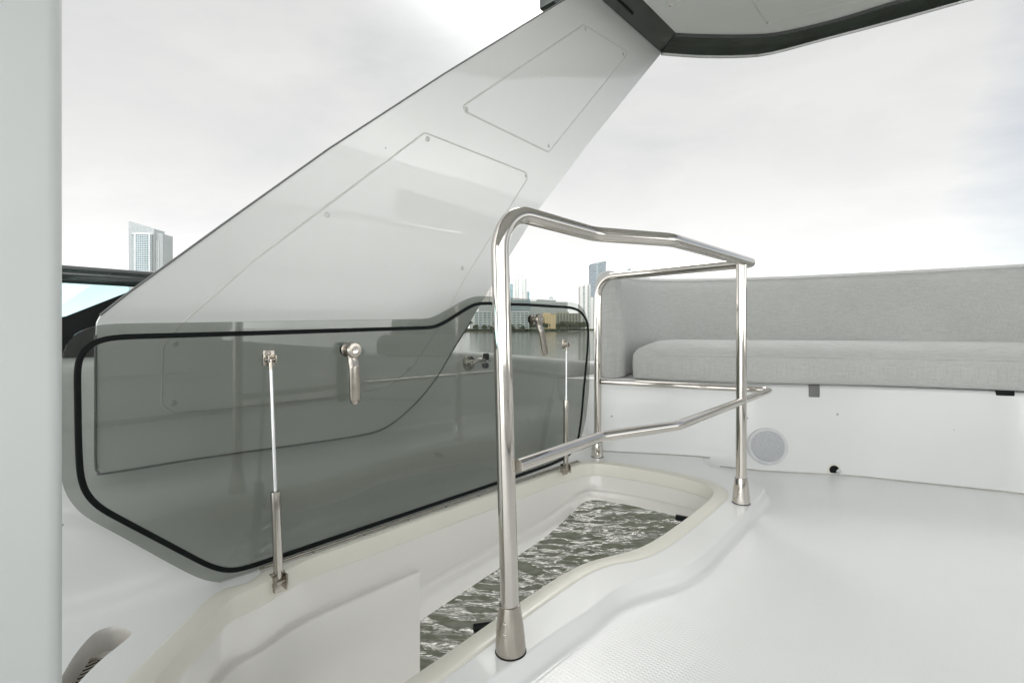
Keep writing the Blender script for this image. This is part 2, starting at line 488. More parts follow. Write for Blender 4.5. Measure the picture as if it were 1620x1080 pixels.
inn = smooth_loop(offset_loop(rim_inner, .03, Z3), 4)
dz = [depth(p) for p in wl]
for _ in range(4): dz = [(dz[i-1]+dz[i]*2+dz[(i+1) % len(dz)])/4 for i in range(len(dz))]
def kk(p): return max(.05, min(1, (toS(p)-.95)/.1)) if toN(p) > .8 else 1
def wring(k, fz): return [p.lerp(q, k*kk(p) if k > 0 else k)+Vector((0, 0, -.056+(d+.056)*fz)) for p, q, d in zip(wl, inn, dz)]
MB().add(*loft([wring(0, 0), wring(.06, .2), wring(.12, .45), wring(.20, .60)], True)).build('upper_wall', M['well'], st, ang=60)
MB().add(*loft([wring(.20, .60), wring(.40, .635), wring(.45, .66), wring(.5, 1.0), wring(.45, 1.02), wring(-.3, 1.02)], True)).build('lower_wall', M['well'], st, ang=40)
# proud lower panel round the forward end, going down toward the cockpit
idx = [i for i, p in enumerate(wl) if toS(p) < 1.045 and toN(p) > .8]
brk = next((k for k in range(1, len(idx)) if idx[k] != idx[k-1]+1), 0)
idx = idx[brk:]+idx[:brk]
if toS(wl[idx[0]]) > toS(wl[idx[-1]]) : idx = idx[::-1]
pp_ = smooth_open([wl[i].lerp(inn[i], .5) for i in idx], 1)
pp_ = pp_[:-1]+[W(1.045, toN(pp_[-2]), 0)]
qn = pnorm_(pp_)
pr = [(.03, -.166), (.006, -.1645), (.002, -.167), (0, -.172), (0, -2.1)]
r = [[p+q*d+Z3*z for p, q in zip(pp_, qn)] for d, z in pr]
v, f = loft(r, False)
k = len(pp_); e = W(1.045, toN(pp_[-1])+.035, 0)
v += [e+Z3*-.166, e+Z3*-2.1]; f.append((len(pp_)-1, 2*k-1, 3*k-1, 4*k-1, 5*k-1, len(v)-1, len(v)-2))
MB().add(v, f).build('side_panel', M['well'], st)
# rubber stop on the aft edge
c = P(1092, 822, -.02)
MB().add(*tube([c, c+W(-.0, .05, -.004)], .011, 14)).build('rubber_stop', M['rubber'], st)
c = P(778, 990, -.02)
MB().add(*tube([c, c+W(-.02, .035, -.01)], .010, 14)).build('rubber_stop', M['rubber'], st)

v, f = bbox(-3.2, 4.6, -1.9, 1.95, -2.2, -2.1)
o = MB().add(v, f).build('lower_deck', M['white'], smooth=False); tag(o, kind='structure')
# ================================================================== BULWARK
def caph(s):
    if s < 1.2: return .57
    return max(.44, .575-(s-1.2)*.095)
def bulwark(name, label, sgn=1, off=0.0):
    o = empty(name, W(.8, sgn*1.6, 0), label, 'bulwark')
    S = [-2.6, -2, -1.4, -.9, -.5, -.2, 0, .2, .4, .6, .8, 1.0, 1.2, 1.3, 1.4, 1.5, 1.6, 1.7, 1.8, 1.9, 2.0, 2.1, 2.2, 2.3, 2.4, 2.6, 2.85]
    rings = []
    for s in S:
        c = caph(s)
        pr = [(1.435, .0), (1.447, .0008), (1.462, .006), (1.478, .018), (1.490, .036), (1.497, .06), (1.503, .12), (1.512, .18), (1.520, .200), (1.535, .222), (1.560, .238),
              (1.600, .252), (1.618, .272), (1.625, .32), (1.630, c-.12), (1.626, c-.10), (1.622, c-.06), (1.626, c-.03), (1.636, c-.012), (1.655, c-.002), (1.69, c+.003), (1.76, c), (1.80, c-.012), (1.82, c-.04),
              (1.835, c-.1), (1.86, -.12), (1.84, -.165), (1.45, -.165)]
        rings.append([W(s, sgn*(n+off), z) for n, z in pr])
    MB().add(*loft(rings, False)).build('coaming', M['white'], o, ang=60)
    return o
bw = bulwark('bulwark', 'white moulded side bulwark behind the raised tinted hatch')
bulwark('bulwark', 'white side bulwark along the far side of the deck, behind the camera', -1, .18)

# catch on the bulwark wall
kc = PN(742, 574, 1.618)
kt = empty('hatch_catch', kc, 'round steel catch with two black rubber knobs on the bulwark, seen through the glass', 'catch')
MB().add(*lathe(kc+N3*.006, -N3, [(0, .034), (.006, .034), (.012, .030), (.016, .016), (.03, .013), (.034, .008)], 30)).build('rosette', M['satin'], kt)
MB().add(*tube(rounded([kc-N3*.02, kc-N3*.035+A3*.02+Z3*.012, kc-N3*.04+A3*.06+Z3*.012], .01), .009, 14)).build('arm', M['steel'], kt)
e = kc-N3*.04+A3*.065+Z3*.02
MB().add(*lathe(e-Z3*.008, Z3, [(0, .011), (.002, .0135), (.026, .0135), (.029, .011)], 20)).build('knob', M['rubber'], kt)
e = kc-N3*.045+A3*.055-Z3*.012
MB().add(*lathe(e-A3*.012, A3, [(0, .010), (.003, .0125), (.022, .0125), (.025, .010)], 20)).build('knob', M['rubber'], kt)

# ================================================================== ARCH
ARK = -.19
def ar(u, v, out=0): return PN(u, v, 1.60+out, ARK, .3)
arch = empty('roof_arch', W(.8, 1.6, .3), 'large raked white arch leg rising from the bulwark to the hardtop', 'arch')
edge_top = [(158, 499), (205, 462), (350, 357), (520, 236), (700, 119), (880, 8), (960, -38), (1020, -70)]
edge_back = [(1090, 22), (1052, 78), (1000, 142), (930, 229), (850, 335), (785, 440), (745, 508), (715, 556)]
edge_low = [(690, 598), (655, 640), (610, 676), (560, 690), (420, 710), (300, 727), (170, 748)]
edge_front = [(152, 742), (151, 640), (151, 530), (152, 510)]
out = [ar(*q) for q in edge_top+edge_back+edge_low+edge_front]
out = rounded(out, .03, 3, True)
anrm = Vector((N3.x, N3.y, -ARK*-1)).normalized()
an = (N3+Z3*(-ARK)).normalized()            # outward normal of the arch face
o1 = offset_loop(out, .012, an)
big = smooth_loop(offset_loop(out, .07, an), 3)
v, f = loft([offset_loop(out, .002, an), [p+an*.002 for p in out], [p+an*.01 for p in offset_loop(out, .004, an)], [p+an*.15 for p in big]], True, True, True)
MB().add(v, f).build('leg_shell', M['arch'], arch, ang=40)
# thin dark trim along the upper edge
tp = [ar(*q)-an*.001 for q in edge_top]
MB().add(*tube([p+Vector((0, 0, .001)) for p in tp], .0028, 8)).build('edge_trim', M['grey_trim'], arch)
gp = catmull([ar(*q)-an*.001 for q in edge_back[-2:]+edge_low+[(156, 746), (151, 730), (151, 640), (151, 530)]], 4)
MB().add(*tube(gp, .0028, 8)).build('edge_gap', M['grey_trim'], arch)
# access panels
def access(pts, caps, r=.02):
    loop = rounded([ar(*q) for q in pts], r, 5, True)
    v, f = prism([p-an*.0015 for p in loop], an*.004, .001)
    pn_ = MB().add(v, f).build('access_panel', M['arch'], arch)
    L2 = offset_loop(loop, -.0028, an)
    MB().add(*tube([p+an*.0010 for p in L2], .0030, 8, True)).build('sealant_bead', M['sealant'], pn_)
    for q in caps:
        c = ar(*q)-an*.0015
        MB().add(*lathe(c, -an, [(0, .0085), (.002, .0082), (.0035, .006), (.004, .002)], 18)).build('screw_cap', M['screwcap'], pn_)
access([(924, 40), (994, 84), (868, 240), (728, 172)], [(926, 46), (986, 86), (868, 231), (738, 173)], .012)
access([(672, 211), (838, 276), (735, 440), (692, 520), (652, 580), (612, 612), (520, 628), (275, 652), (258, 640), (260, 548), (290, 512), (400, 415), (512, 331)],
       [(676, 220), (832, 278), (517, 340), (731, 424), (647, 583), (277, 543), (274, 637)], .02)

# ================================================================== HARDTOP
HZ = 2.15
ht = empty('hardtop', W(.6, 0, HZ), 'white hardtop roof overhead with a dark curved aft edge and silver lip', 'roof')
inner_aft = [P(1069, 52, HZ), P(1110, 54, HZ), P(1184, 54.5, HZ), P(1237, 50, HZ), P(1325, 29, HZ), P(1413, 2, HZ)]
outer_aft = [P(1046, 87, 2.13), P(1100, 91, 2.13), P(1160, 91.5, 2.13), P(1215, 87, 2.13), P(1306, 63, 2.13), P(1420, 33, 2.13), P(1536, 0, 2.13)]
def sn(p): return (toS(p), toN(p))
inner_aft = catmull(inner_aft, 5)+[Vector((2.35, 2.02, HZ)), Vector((2.62, 1.7, HZ)), Vector((2.75, 1.2, HZ)), Vector((2.6, .4, HZ))]
outer_aft = catmull(outer_aft, 5)+[Vector((2.75, 1.93, 2.13)), Vector((3.0, 1.6, 2.13)), Vector((3.1, 1.1, 2.13)), Vector((2.95, .3, 2.13))]
FRs = -3.2
# side band inner edge along n = 1.13; outer n = 1.25
n_in, n_out = toN(inner_aft[0]), toN(outer_aft[0])
ceil_loop = [W(FRs, n_in, HZ)]+inner_aft+[W(FRs, -1.25, HZ)]
v, f = prism(ceil_loop, (0, 0, .03), 0)
MB().add(v, f).build('ceiling_panel', M['arch'], ht)
# side band
sb_ = [W(FRs, n_in, HZ-.002), inner_aft[0]-Z3*.002, outer_aft[0]+Z3*.012, W(FRs, n_out, HZ-.006)]
MB().add(*prism(sb_, (0, 0, .05))).build('side_band', M['darkband'], ht)
# recessed slot light strip in the band
a = W(toS(inner_aft[0])-.30, (n_in+n_out)/2+.012, HZ-.008)
MB().add(*tube([a-A3*1.2, a], .006, 10)).build('slot_trim', M['rubber'], ht)
# aft smoked band: lofts from inner edge to lip
ia, oa = resample(inner_aft, 60), resample(outer_aft, 60)
r = [[p-Z3*.001 for p in ia], [p.lerp(q, .07)-Z3*.010 for p, q in zip(ia, oa)], [p.lerp(q, .13)-Z3*.003 for p, q in zip(ia, oa)]]
MB().add(*loft(r, False)).build('inner_lip', M['darkband'], ht)
r = [[p.lerp(q, .12)-Z3*.003 for p, q in zip(ia, oa)], [p.lerp(q, .5)+Z3*.002 for p, q in zip(ia, oa)], [p.lerp(q, .93) for p, q in zip(ia, oa)]]
MB().add(*loft(r, False)).build('aft_band', M['smoke'], ht)
r = [[p.lerp(q, k)+Z3*z for p, q in zip(ia, oa)] for k, z in ((.90, .0), (.92, -.006), (.96, -.008), (1.0, -.004), (1.01, .004), (1.0, .05), (.8, .09))]
MB().add(*loft(r, False)).build('silver_lip', M['silver'], ht)
# roof skin on top
v, f = prism([W(FRs, n_out+.02, HZ+.055)]+[p+Z3*.08 for p in oa]+[W(FRs, -1.4, HZ+.055)], (0, 0, .05))
MB().add(v, f).build('roof_skin', M['white'], ht)
# ceiling panel joints
def joint(pts, nm='ceiling_joint'):
    MB().add(*tube(rounded([P(u, v, HZ-.0005) for u, v in pts], .015, 5), .0028, 8)).build(nm, M['sealant'], ht)
joint([(1036, -30), (1060, 11), (1110, -12)])
joint([(1172, -25), (1213, 38), (1390, -5)])
for q in ((1060, 9), (1214, 36)):
    MB().add(*lathe(P(*q, HZ), -Z3, [(0, .006), (.003, .005)], 12)).build('screw', M['satin'], ht)
# dark end cap at the front of the arch (top of the photo)
v, f = bbox(toS(ar(862, 4))-.06, toS(ar(862, 4))+.10, 1.30, 1.40, 2.06, 2.14, .01)
c0 = PN(880, -10, 1.45)
MB().add(*box_pts(c0, A3, N3, Z3, .07, .05, .09, .012)).build('roof_bracket', M['smoke'], ht)

# opposite arch leg, out of frame but mirrored in the gloss
oarch = empty('roof_arch', W(.8, -1.7, .3), 'white arch leg on the opposite side of the deck, behind the camera', 'arch')
pts = [W(.4, -1.72, .3), W(1.3, -1.72, .3), W(1.5, -1.70, .6), W(2.9, -1.40, 2.12), W(2.0, -1.40, 2.12), W(.3, -1.70, .6)]
MB().add(*prism(pts, Vector((0, 0, 0))-N3*.15, .006)).build('leg_shell', M['arch'], oarch)

# ================================================================== COLUMN (left foreground)
ec = W(.07, .865, 0)
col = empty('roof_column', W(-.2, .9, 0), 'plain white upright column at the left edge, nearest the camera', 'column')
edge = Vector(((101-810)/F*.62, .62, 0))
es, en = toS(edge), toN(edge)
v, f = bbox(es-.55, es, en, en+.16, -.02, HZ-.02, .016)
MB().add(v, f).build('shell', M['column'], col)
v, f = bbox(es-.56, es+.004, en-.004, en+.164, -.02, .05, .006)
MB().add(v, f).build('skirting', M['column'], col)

# ================================================================== HANDRAIL
hr = empty('handrail', W(1.2, .7, 0), 'polished stainless handrail on three posts around the stair opening', 'handrail')
pa = W(.751, .685, 0); pb = W(1.963, .632, 0); pc = W(2.178, 1.395, 0)
R1 = .0185
ta = W(.745, .712, .893)
kz1 = W(1.085, .705, .886); kz2 = W(1.31, .602, .888)
cB = W(2.075, .628, .90); cC = W(2.178, 1.39, .90)
path = rounded([pa+Z3*.02, ta, kz1, kz2, cB, cC, pc+Z3*.02], [0, .085, .13, .13, .035, .095, 0], 14)
MB().add(*tube(path, [R1]*len(path), 28)).build('top_rail', M['steel'], hr)
MB().add(*tube([pb+Z3*.02, W(1.966, .632, .893)], R1, 28)).build('post', M['steel'], hr)
RL = .0135
la = W(.762, .676, .372); lk1 = W(1.085, .686, .377); lk2 = W(1.36, .605, .377); le = W(2.385, .645, .378); lc = W(2.18, 1.37, .379)
path = rounded([la, lk1, lk2, le, lc], [0, .12, .12, .03, 0], 12)
MB().add(*tube(path, [RL]*len(path), 24)).build('lower_rail', M['steel'], hr)
for p, top in ((pa, ta), (pb, pb+Z3), (pc, pc+Z3)):
    ax = (top-p).normalized()
    fl = MB().add(*lathe(p, ax, [(0, .0285), (.002, .0305), (.012, .0305), (.05, .0275), (.088, .0225), (.094, .0215), (.095, .019)], 36)).build('base_cup', M['satin' if p is pa else 'steel'], hr)
    MB().add(*lathe(p-Z3*.0, ax, [(0, .0318), (.0022, .0318)], 32)).build('gasket', M['rubber'], fl)
    d = (Vector((0, 0, 0))-p); d.z = 0; d.normalize(); d = (d+Vector((-.45, 0, 0))).normalized()
    for h, rr in ((.046, .0275), (.066, .0252)):
        MB().add(*lathe(p+ax*h+d*(rr-.002), d, [(0, .0042), (.0026, .004), (.004, .0022)], 14)).build('set_screw', M['steel'], fl)

# ================================================================== HATCH
GN = 1.42
hatch = empty('stair_hatch', W(1.3, GN, 0), 'raised smoke tinted glass stair hatch with a black seal, standing open', 'hatch')
g_out = [(393, 916), (362, 921), (331, 920), (303, 909), (253, 882), (194, 849), (128, 814), (103, 784), (96, 760), (94, 700), (95, 570), (104, 538), (118, 525), (142, 515),
         (160, 512), (400, 508.5), (680, 504), (700, 494), (735, 474), (747, 469.5), (760, 468), (809, 471), (900, 477), (916, 481), (925, 492), (931, 512), (933, 555), (931, 620), (926, 665), (918, 695), (905, 716), (893, 728)]
g3 = [PN(u, v, GN) for u, v in g_out]
g3 = round_loop(g3)
glass = MB().add(*prism([p+N3*.004 for p in g3], -N3*.008, .0012)).build('glass_pane', M['glass'], hatch, ang=25)
seal = [(389, 898), (362, 904), (331, 895), (155, 802), (134, 780), (126.5, 753), (124, 700), (122, 573), (126, 558), (139, 544), (160, 535.5), (184, 533), (400, 527), (686, 518), (700, 512), (740, 487), (751, 481),
        (765, 479.5), (833, 482), (900, 486), (913, 489), (922, 496), (929, 508), (931, 524), (929, 560), (923, 622), (920, 660), (915, 695), (901, 720), (870, 735)]
s3 = [PN(u, v, GN-.006) for u, v in seal]
s3 = round_loop(s3)
MB().add(*tube(s3, .0065, 10, True, flat=.7, flatdir=N3)).build('rubber_seal', M['rubber'], hatch)
# piano hinge
hinge = MB().add(*bbox(.545, 2.02, GN-.014, GN-.005, .0020, .0105, .001)).build('hinge_leaf', M['alu'], hatch)
MB().add(*bbox(.545, 2.02, GN-.034, GN-.015, .0037, .0058, .0006)).build('deck_leaf', M['alu'], hinge)
MB().add(*tube([W(.545, GN-.016, .0085), W(2.02, GN-.016, .0085)], .0034, 12)).build('hinge_pin', M['satin'], hinge)
for k in range(9):
    s = .62+k*.165
    MB().add(*lathe(W(s, GN-.014, .0075), -N3, [(0, .0035), (.001, .0035), (.002, .002)], 10)).build('screw', M['grey_trim'], hinge)
    MB().add(*lathe(W(s+.07, GN-.026, .0058), Z3, [(0, .0035), (.001, .0035), (.002, .002)], 10)).build('screw', M['grey_trim'], hinge)
# gas struts
def strut(lo, hi, split):
    d = (hi-lo).normalized(); L = (hi-lo).length
    a = lo+d*.012; b = lo+d*(L*split)
    cyl = MB().add(*lathe(a, d, [(0, .0095), (.004, .0118), ((b-a).length-.05, .0118), ((b-a).length-.048, .0128), ((b-a).length-.002, .0128), ((b-a).length, .009)], 22)).build('gas_strut', M['strut'], hatch)
    MB().add(*tube([b-d*.005, hi-d*.02], .0046, 14)).build('rod', M['rod'], cyl)
    m = MB()
    m.add(*box_pts(hi-N3*-.012, A3, N3, Z3, .015, .004, .022, .002))
    for q in (-1, 1): m.add(*box_pts(hi+A3*q*.010+Z3*-.002, A3, N3, Z3, .002, .014, .010, .001))
    m.add(*lathe(hi-A3*.016-Z3*.004, A3, [(0, .004), (.002, .0055), (.030, .0055), (.032, .004)], 12))
    m.add(*lathe(hi+N3*.008+Z3*.012, -N3, [(0, .005), (.002, .0045), (.003, .002)], 12))
    m.build('bracket', M['satin'], cyl)
    m = MB(); m.add(*tube([hi-d*.03, hi-d*.004], .0062, 12)); m.build('rod_end', M['satin'], cyl)
    m = MB()
    m.add(*box_pts(lo+N3*.004, A3, N3, Z3, .017, .004, .027, .002))
    for q in (-1, 1): m.add(*box_pts(lo+A3*q*.0145+Z3*.002, A3, N3, Z3, .0025, .018, .020, .001))
    m.add(*lathe(lo-A3*.020, A3, [(0, .0045), (.002, .006), (.038, .006), (.040, .0045)], 12))
    m.add(*lathe(lo+N3*.007-Z3*.015, -N3, [(0, .0045), (.002, .004), (.003, .002)], 12))
    m.build('bracket', M['satin'], cyl)
strut(PN(441, 921, 1.340), PN(428, 566, 1.400), .40)
strut(PN(895, 741, 1.340), PN(896, 544, 1.400), .54)
# handles
def handle(u, v, tilt):
    c = PN(u, v, GN)
    root = MB().add(*lathe(c+N3*.012, -N3, [(0, .016), (.002, .019), (.006, .019), (.0065, .012)], 26)).build('handle', M['rubber'], hatch)
    m = MB()
    m.add(*lathe(c-N3*.004, -N3, [(0, .020), (.003, .023), (.006, .014), (.022, .013), (.026, .020), (.030, .024), (.040, .024), (.044, .021), (.0445, .012), (.043, .011)], 28))
    m.build('pivot', M['satin'], root)
    MB().add(*lathe(c-N3*.0465, -N3, [(0, .011), (.001, .010), (.0005, .003)], 20)).build('key_cap', M['steel'], root)
    d = (-Z3*cos(tilt)+A3*sin(tilt)).normalized(); w = N3.cross(d).normalized()
    q0 = c-N3*.034
    # lever: tapered flat bar with a crank step near the pivot
    secs = [(.0, .020, .007, 0), (.02, .0185, .007, 0), (.036, .0175, .0065, .001), (.046, .017, .006, .006), (.054, .017, .0055, .007), (.10, .0168, .0055, .007), (.145, .0165, .0055, .007), (.157, .0135, .005, .007), (.163, .008, .004, .007)]
    rings = []
    for L, hw, hh, o in secs:
        p = q0+d*L-N3*o
        rings.append([p+w*a*hw+N3*b*hh for a, b in ((-1, -.5), (-.8, -1), (.8, -1), (1, -.5), (1, .5), (.8, 1), (-.8, 1), (-1, .5))])
    MB().add(*loft(rings, True, True, True)).build('lever', M['satin'], root, ang=50)
handle(549, 553, .02)
handle(842, 505, .26)

# ================================================================== WINDSCREEN (far left)
ws = empty('windscreen', W(0, 1.75, .5), 'side windscreen with a dark top tube between the column and the arch', 'windscreen')
def wp(u, v, n=1.75): return PN(u, v, n)
tl = W(-2.2, 1.75, .797); tr_ = W(.44, 1.74, .786)
MB().add(*tube([tl, W(-.5, 1.75, .796), tr_], .0235, 20)).build('top_tube', M['smoke'], ws)
low = [wp(105, 500), wp(205, 461)]
sl = (low[1].z-low[0].z)/(toS(low[1])-toS(low[0]))
zl = lambda s: max(.60, low[0].z+sl*(s-toS(low[0])))
gl = [W(-2.2, 1.75, .60), W(-.1, 1.75, zl(-.1)), W(toS(low[0]), 1.75, low[0].z), low[1], W(toS(low[1]), 1.75, .785), W(-2.2, 1.75, .79)]
MB().add(*prism([p+N3*.004 for p in gl], -N3*.008)).build('screen_pane', M['screen'], ws)
fr = [W(-2.2, 1.755, .45), W(.44, 1.755, .5), W(.44, 1.755, .78), low[1]+N3*.005, W(toS(low[0]), 1.755, low[0].z), W(-.1, 1.755, zl(-.1)), W(-2.2, 1.755, .60)]
MB().add(*prism([p+N3*.012 for p in fr], -N3*.026, .002)).build('lower_frame', M['black'], ws)

# ================================================================== SOFA
sofa = empty('sofa', Vector((1.6, 2.6, -.04)), 'curved outdoor sofa in grey woven fabric on a white moulded base', 'sofa')
def pnorm(path):   # left normals (away from the camera)
    out = []
    for i in range(len(path)):
        d = (path[min(i+1, len(path)-1)]-path[max(i-1, 0)]).normalized()
        out.append(Vector((-d.y, d.x, 0)))
    return out
bn = pnorm(sofa_front)
base_rings = [[p+q*d+Z3*z for p, q in zip(sofa_front, bn)] for d, z in
              [(-.004, -.041), (-.002, -.034), (0, -.02), (.0, .36), (.002, .374), (.010, .381), (.03, .383), (.5, .383)]]
MB().add(*loft(base_rings, False)).build('base', M['base'], sofa, ang=60)
bl = [p-q*.003+Z3*(-.0385 if p.x > 1.0 else .001) for p, q in zip(sofa_front, bn)]
i0 = next(i for i, p in enumerate(sofa_front) if p.x > 1.0)
MB().add(*tube(bl[:i0], .0035, 8)).build('sealant_bead', M['sealant_dark'], sofa)
MB().add(*tube(bl[i0:], .0045, 8)).build('sealant_bead', M['sealant_dark'], sofa)
# seat cushion
cf = catmull([Vector(p) for p in [(.605, 2.63, 0), (.68, 2.565, 0), (.80, 2.50, 0), (1.09, 2.385, 0), (1.55, 2.29, 0), (1.85, 2.185, 0), (2.12, 2.05, 0), (2.58, 1.65, 0), (2.88, 1.08, 0)]], 10)
cf = resample(cf, 120)
cn = pnorm(cf)
rings = []; acc = 0
total = sum((cf[i]-cf[i-1]).length for i in range(1, len(cf)))
for i, (p, q) in enumerate(zip(cf, cn)):
    if i: acc += (p-cf[i-1]).length
    e = acc
    cr = min(1, e/.16); cr = sqrt(max(0, 1-(1-cr)**2))
    r_ = .05; d0 = r_-sqrt(max(0, r_*r_-(r_-e)**2)) if e < r_ else 0
    lump = .0025*sin(acc*9.0)+.0015*sin(acc*23+1)
    zt = .512
    pr = [(.40, .392), (d0+.02, .388), (d0+.006, .391), (d0, .40), (d0-.004, .43), (d0-.005, .47), (d0-.001, .503), (d0+.002, .511), (d0+.0035, .5135), (d0+.006, .5145),
          (d0+.012, .517+.006*cr), (d0+.03, .520+.022*cr), (d0+.06, .522+.036*cr+lump*.5), (d0+.11, .524+.048*cr+lump), (d0+.18, .525+.056*cr+lump), (.28, .525+.058*cr), (.40, .525+.058*cr), (.47, .52+.05*cr), (.48, .45)]
    rings.append([p+q*d+Z3*z for d, z in pr])
MB().add(*loft(rings, True, True, True)).build('seat_cushion', M['fabric'], sofa, ang=60)
# seam piping along the upper front edge
pp = [p+q*(.0015)+Z3*.5125 for p, q in list(zip(cf, cn))[6:]]
MB().add(*tube(pp, .0028, 8)).build('piping', M['fabric'], sofa)
# backrest
bf = catmull([Vector(p) for p in [(.585, 2.66, 0), (.60, 2.76, 0), (.655, 2.90, 0), (.76, 3.02, 0), (.92, 3.09, 0), (1.12, 3.085, 0), (1.36, 3.03, 0), (1.67, 2.90, 0), (2.02, 2.67, 0), (2.42, 2.36, 0), (2.85, 1.9, 0), (3.15, 1.2, 0)]], 10)
bf = resample(bf, 140); bnn = pnorm(bf)
rings = []; acc = 0
prof_b = [(.01, .385), (-.045, .39), (-.055, .42), (-.052, .52), (-.040, .68), (-.022, .82), (-.010, .885), (.0, .915), (.018, .938), (.045, .952), (.075, .956), (.105, .950), (.128, .932), (.138, .90), (.14, .80), (.14, .40), (.12, .385)]
for i, (p, q) in enumerate(zip(bf, bnn)):
    if i: acc += (p-bf[i-1]).length
    r_ = .055
    k = 1-sqrt(max(0, 1-(1-acc/r_)**2)) if acc < r_ else 0
    lean = min(1, acc/.35)
    cd, cz = .06, .66
    ring = []
    for d, z in prof_b:
        dd = d if d > .01 else .01+(d-.01)*(.35+.65*lean)
        d2 = cd+(dd-cd)*(1-k*.55); 
        z2 = z-(k*.05 if z > .7 else 0)
        wv = .002*sin(acc*14+z*9)
        ring.append(p+q*(d2+wv)+Z3*z2)
    rings.append(ring)
MB().add(*loft(rings, True, True, True)).build('backrest', M['fabric'], sofa, ang=60)
pp = [p+q*.006+Z3*.934 for p, q in list(zip(bf, bnn))[8:]]
MB().add(*tube(pp, .0030, 8)).build('piping', M['fabric'], sofa)
# moulded shell behind the backrest
rings = [[p+q*d+Z3*z for p, q in zip(bf[34:], bnn[34:])] for d, z in [(.145, .38), (.146, .80), (.155, .86), (.18, .875), (.22, .86), (.235, .82), (.24, -.16)]]
MB().add(*loft(rings, False)).build('back_shell', M['white'], sofa, ang=60)
# notches and small fittings on the base
def on_base(u, v):
    d = Vector(((u-810)/F, 1, (HOR-v)/F)); best = None
    for i in range(len(sofa_front)-1):
        a, b = sofa_front[i], sofa_front[i+1]
        for k in range(20):
            q = a.lerp(b, k/20); er = abs(q.x/q.y-d.x)
            if best is None or er < best[0]:
                t = (b-a).normalized(); best = (er, q, t)
    q, t = best[1], best[2]
    return Vector((q.x, q.y, CZ+d.z*q.y)), t, Vector((-t.y, t.x, 0))
for u, v, w, h in ((1288, 618, .024, .030), (1590, 621, .030, .013)):
    p, t, nn_ = on_base(u, v)
    MB().add(*box_pts(p+nn_*.002, t, nn_, Z3, w, .006, h, .004)).build('finger_notch', M['grey_trim'] if w < .03 else M['black'], sofa)
for u, v in ((968, 658), (1182, 661), (1325, 655)):
    p, t, nn_ = on_base(u, v)
    MB().add(*lathe(p+nn_*.001, -nn_, [(0, .007), (.002, .0068), (.003, .0035)], 16)).build('screw_cap', M['screwcap'], sofa)
    MB().add(*lathe(p-nn_*.0015, -nn_, [(0, .003), (.002, .0028)], 10)).build('screw', M['grey_trim'], sofa)
# speaker
p, t, nn_ = on_base(1214, 706)
sp = empty('speaker', p, 'round pale grey speaker grille set in the white sofa base', 'speaker')
MB().add(*lathe(p+nn_*.002, -nn_, [(0, .090), (.006, .089), (.009, .085), (.010, .077), (.007, .073), (.004, .072)], 48, False)).build('rim', M['speaker_rim'], sp)
MB().add(*lathe(p+nn_*.0, -nn_, [(.0, .0735), (.006, .073), (.008, .06), (.0092, .03), (.0095, .002)], 48)).build('grille', M['grille'], sp)
# drain fitting
p, t, nn_ = on_base(1320, 743)
dr = empty('deck_drain', p, 'small black drain hole where the white sofa base meets the deck', 'drain')
MB().add(*lathe(p+nn_*.001, -nn_, [(0, .031), (.002, .030), (.003, .024), (.001, .021)], 30, False)).build('collar', M['cream'], dr)
MB().add(*lathe(p+nn_*.001, -nn_, [(0, .021), (.0025, .0205), (.0028, .006)], 26)).build('plug', M['black'], dr)
MB().add(*tube([p+t*.012-nn_*.002, p+t*.022-nn_*.010-Z3*.008], .010, 14)).build('spout', M['silver'], dr)

# ================================================================== WATER
def water():
    xs = [-3.4+i*.036 for i in range(270)]; ys = [6.2+j*.030 for j in range(450)]
    rnd = random.Random(3)
    waves = []
    for k in range(24):
        L = .17*(1.082**k)
        th = radians(84)+rnd.gauss(0, .30)
        waves.append((2*pi/L*cos(th), 2*pi/L*sin(th), rnd.random()*6.28, L*(.016 if L < .30 else .023 if L < .9 else .014)))
    xr = [(-9, 13.4)]
    verts = []; nx, ny = len(xs), len(ys)
    x0, x1, y0, y1 = xs[0], xs[-1], ys[0], ys[-1]
    for y in ys:
        for x in xs:
            e = min(1, (x-x0)/.5, (x1-x)/.5, (y-y0)/.5, (y1-y)/.5)
            h = 0; g = 0
            for kx, ky, ph, a in waves:
                q = sin(kx*x+ky*y+ph); h += a*(1-2*abs(sin((kx*x+ky*y+ph)*.5))**1.3) if a > .0055 else a*q
            verts.append((x, y, WATER+h*e*1.0))
    faces = [(j*nx+i, j*nx+i+1, (j+1)*nx+i+1, (j+1)*nx+i) for j in range(ny-1) for i in range(nx-1)]
    # frame of the bay round the patch
    B = 4000; k = len(verts)
    verts += [(x0, y0, WATER), (x1, y0, WATER), (x1, y1, WATER), (x0, y1, WATER), (-B, -B, WATER), (B, -B, WATER), (B, B, WATER), (-B, B, WATER)]
    for a in range(4):
        b = (a+1) % 4; faces.append((k+a, k+b, k+4+b, k+4+a))
    me = bpy.data.meshes.new('water'); me.from_pydata(verts, [], faces); me.materials.append(M['water'])
    me.polygons.foreach_set('use_smooth', [True]*len(me.polygons))
    o = bpy.data.objects.new('water', me); COL.objects.link(o); tag(o, kind='structure')
water()

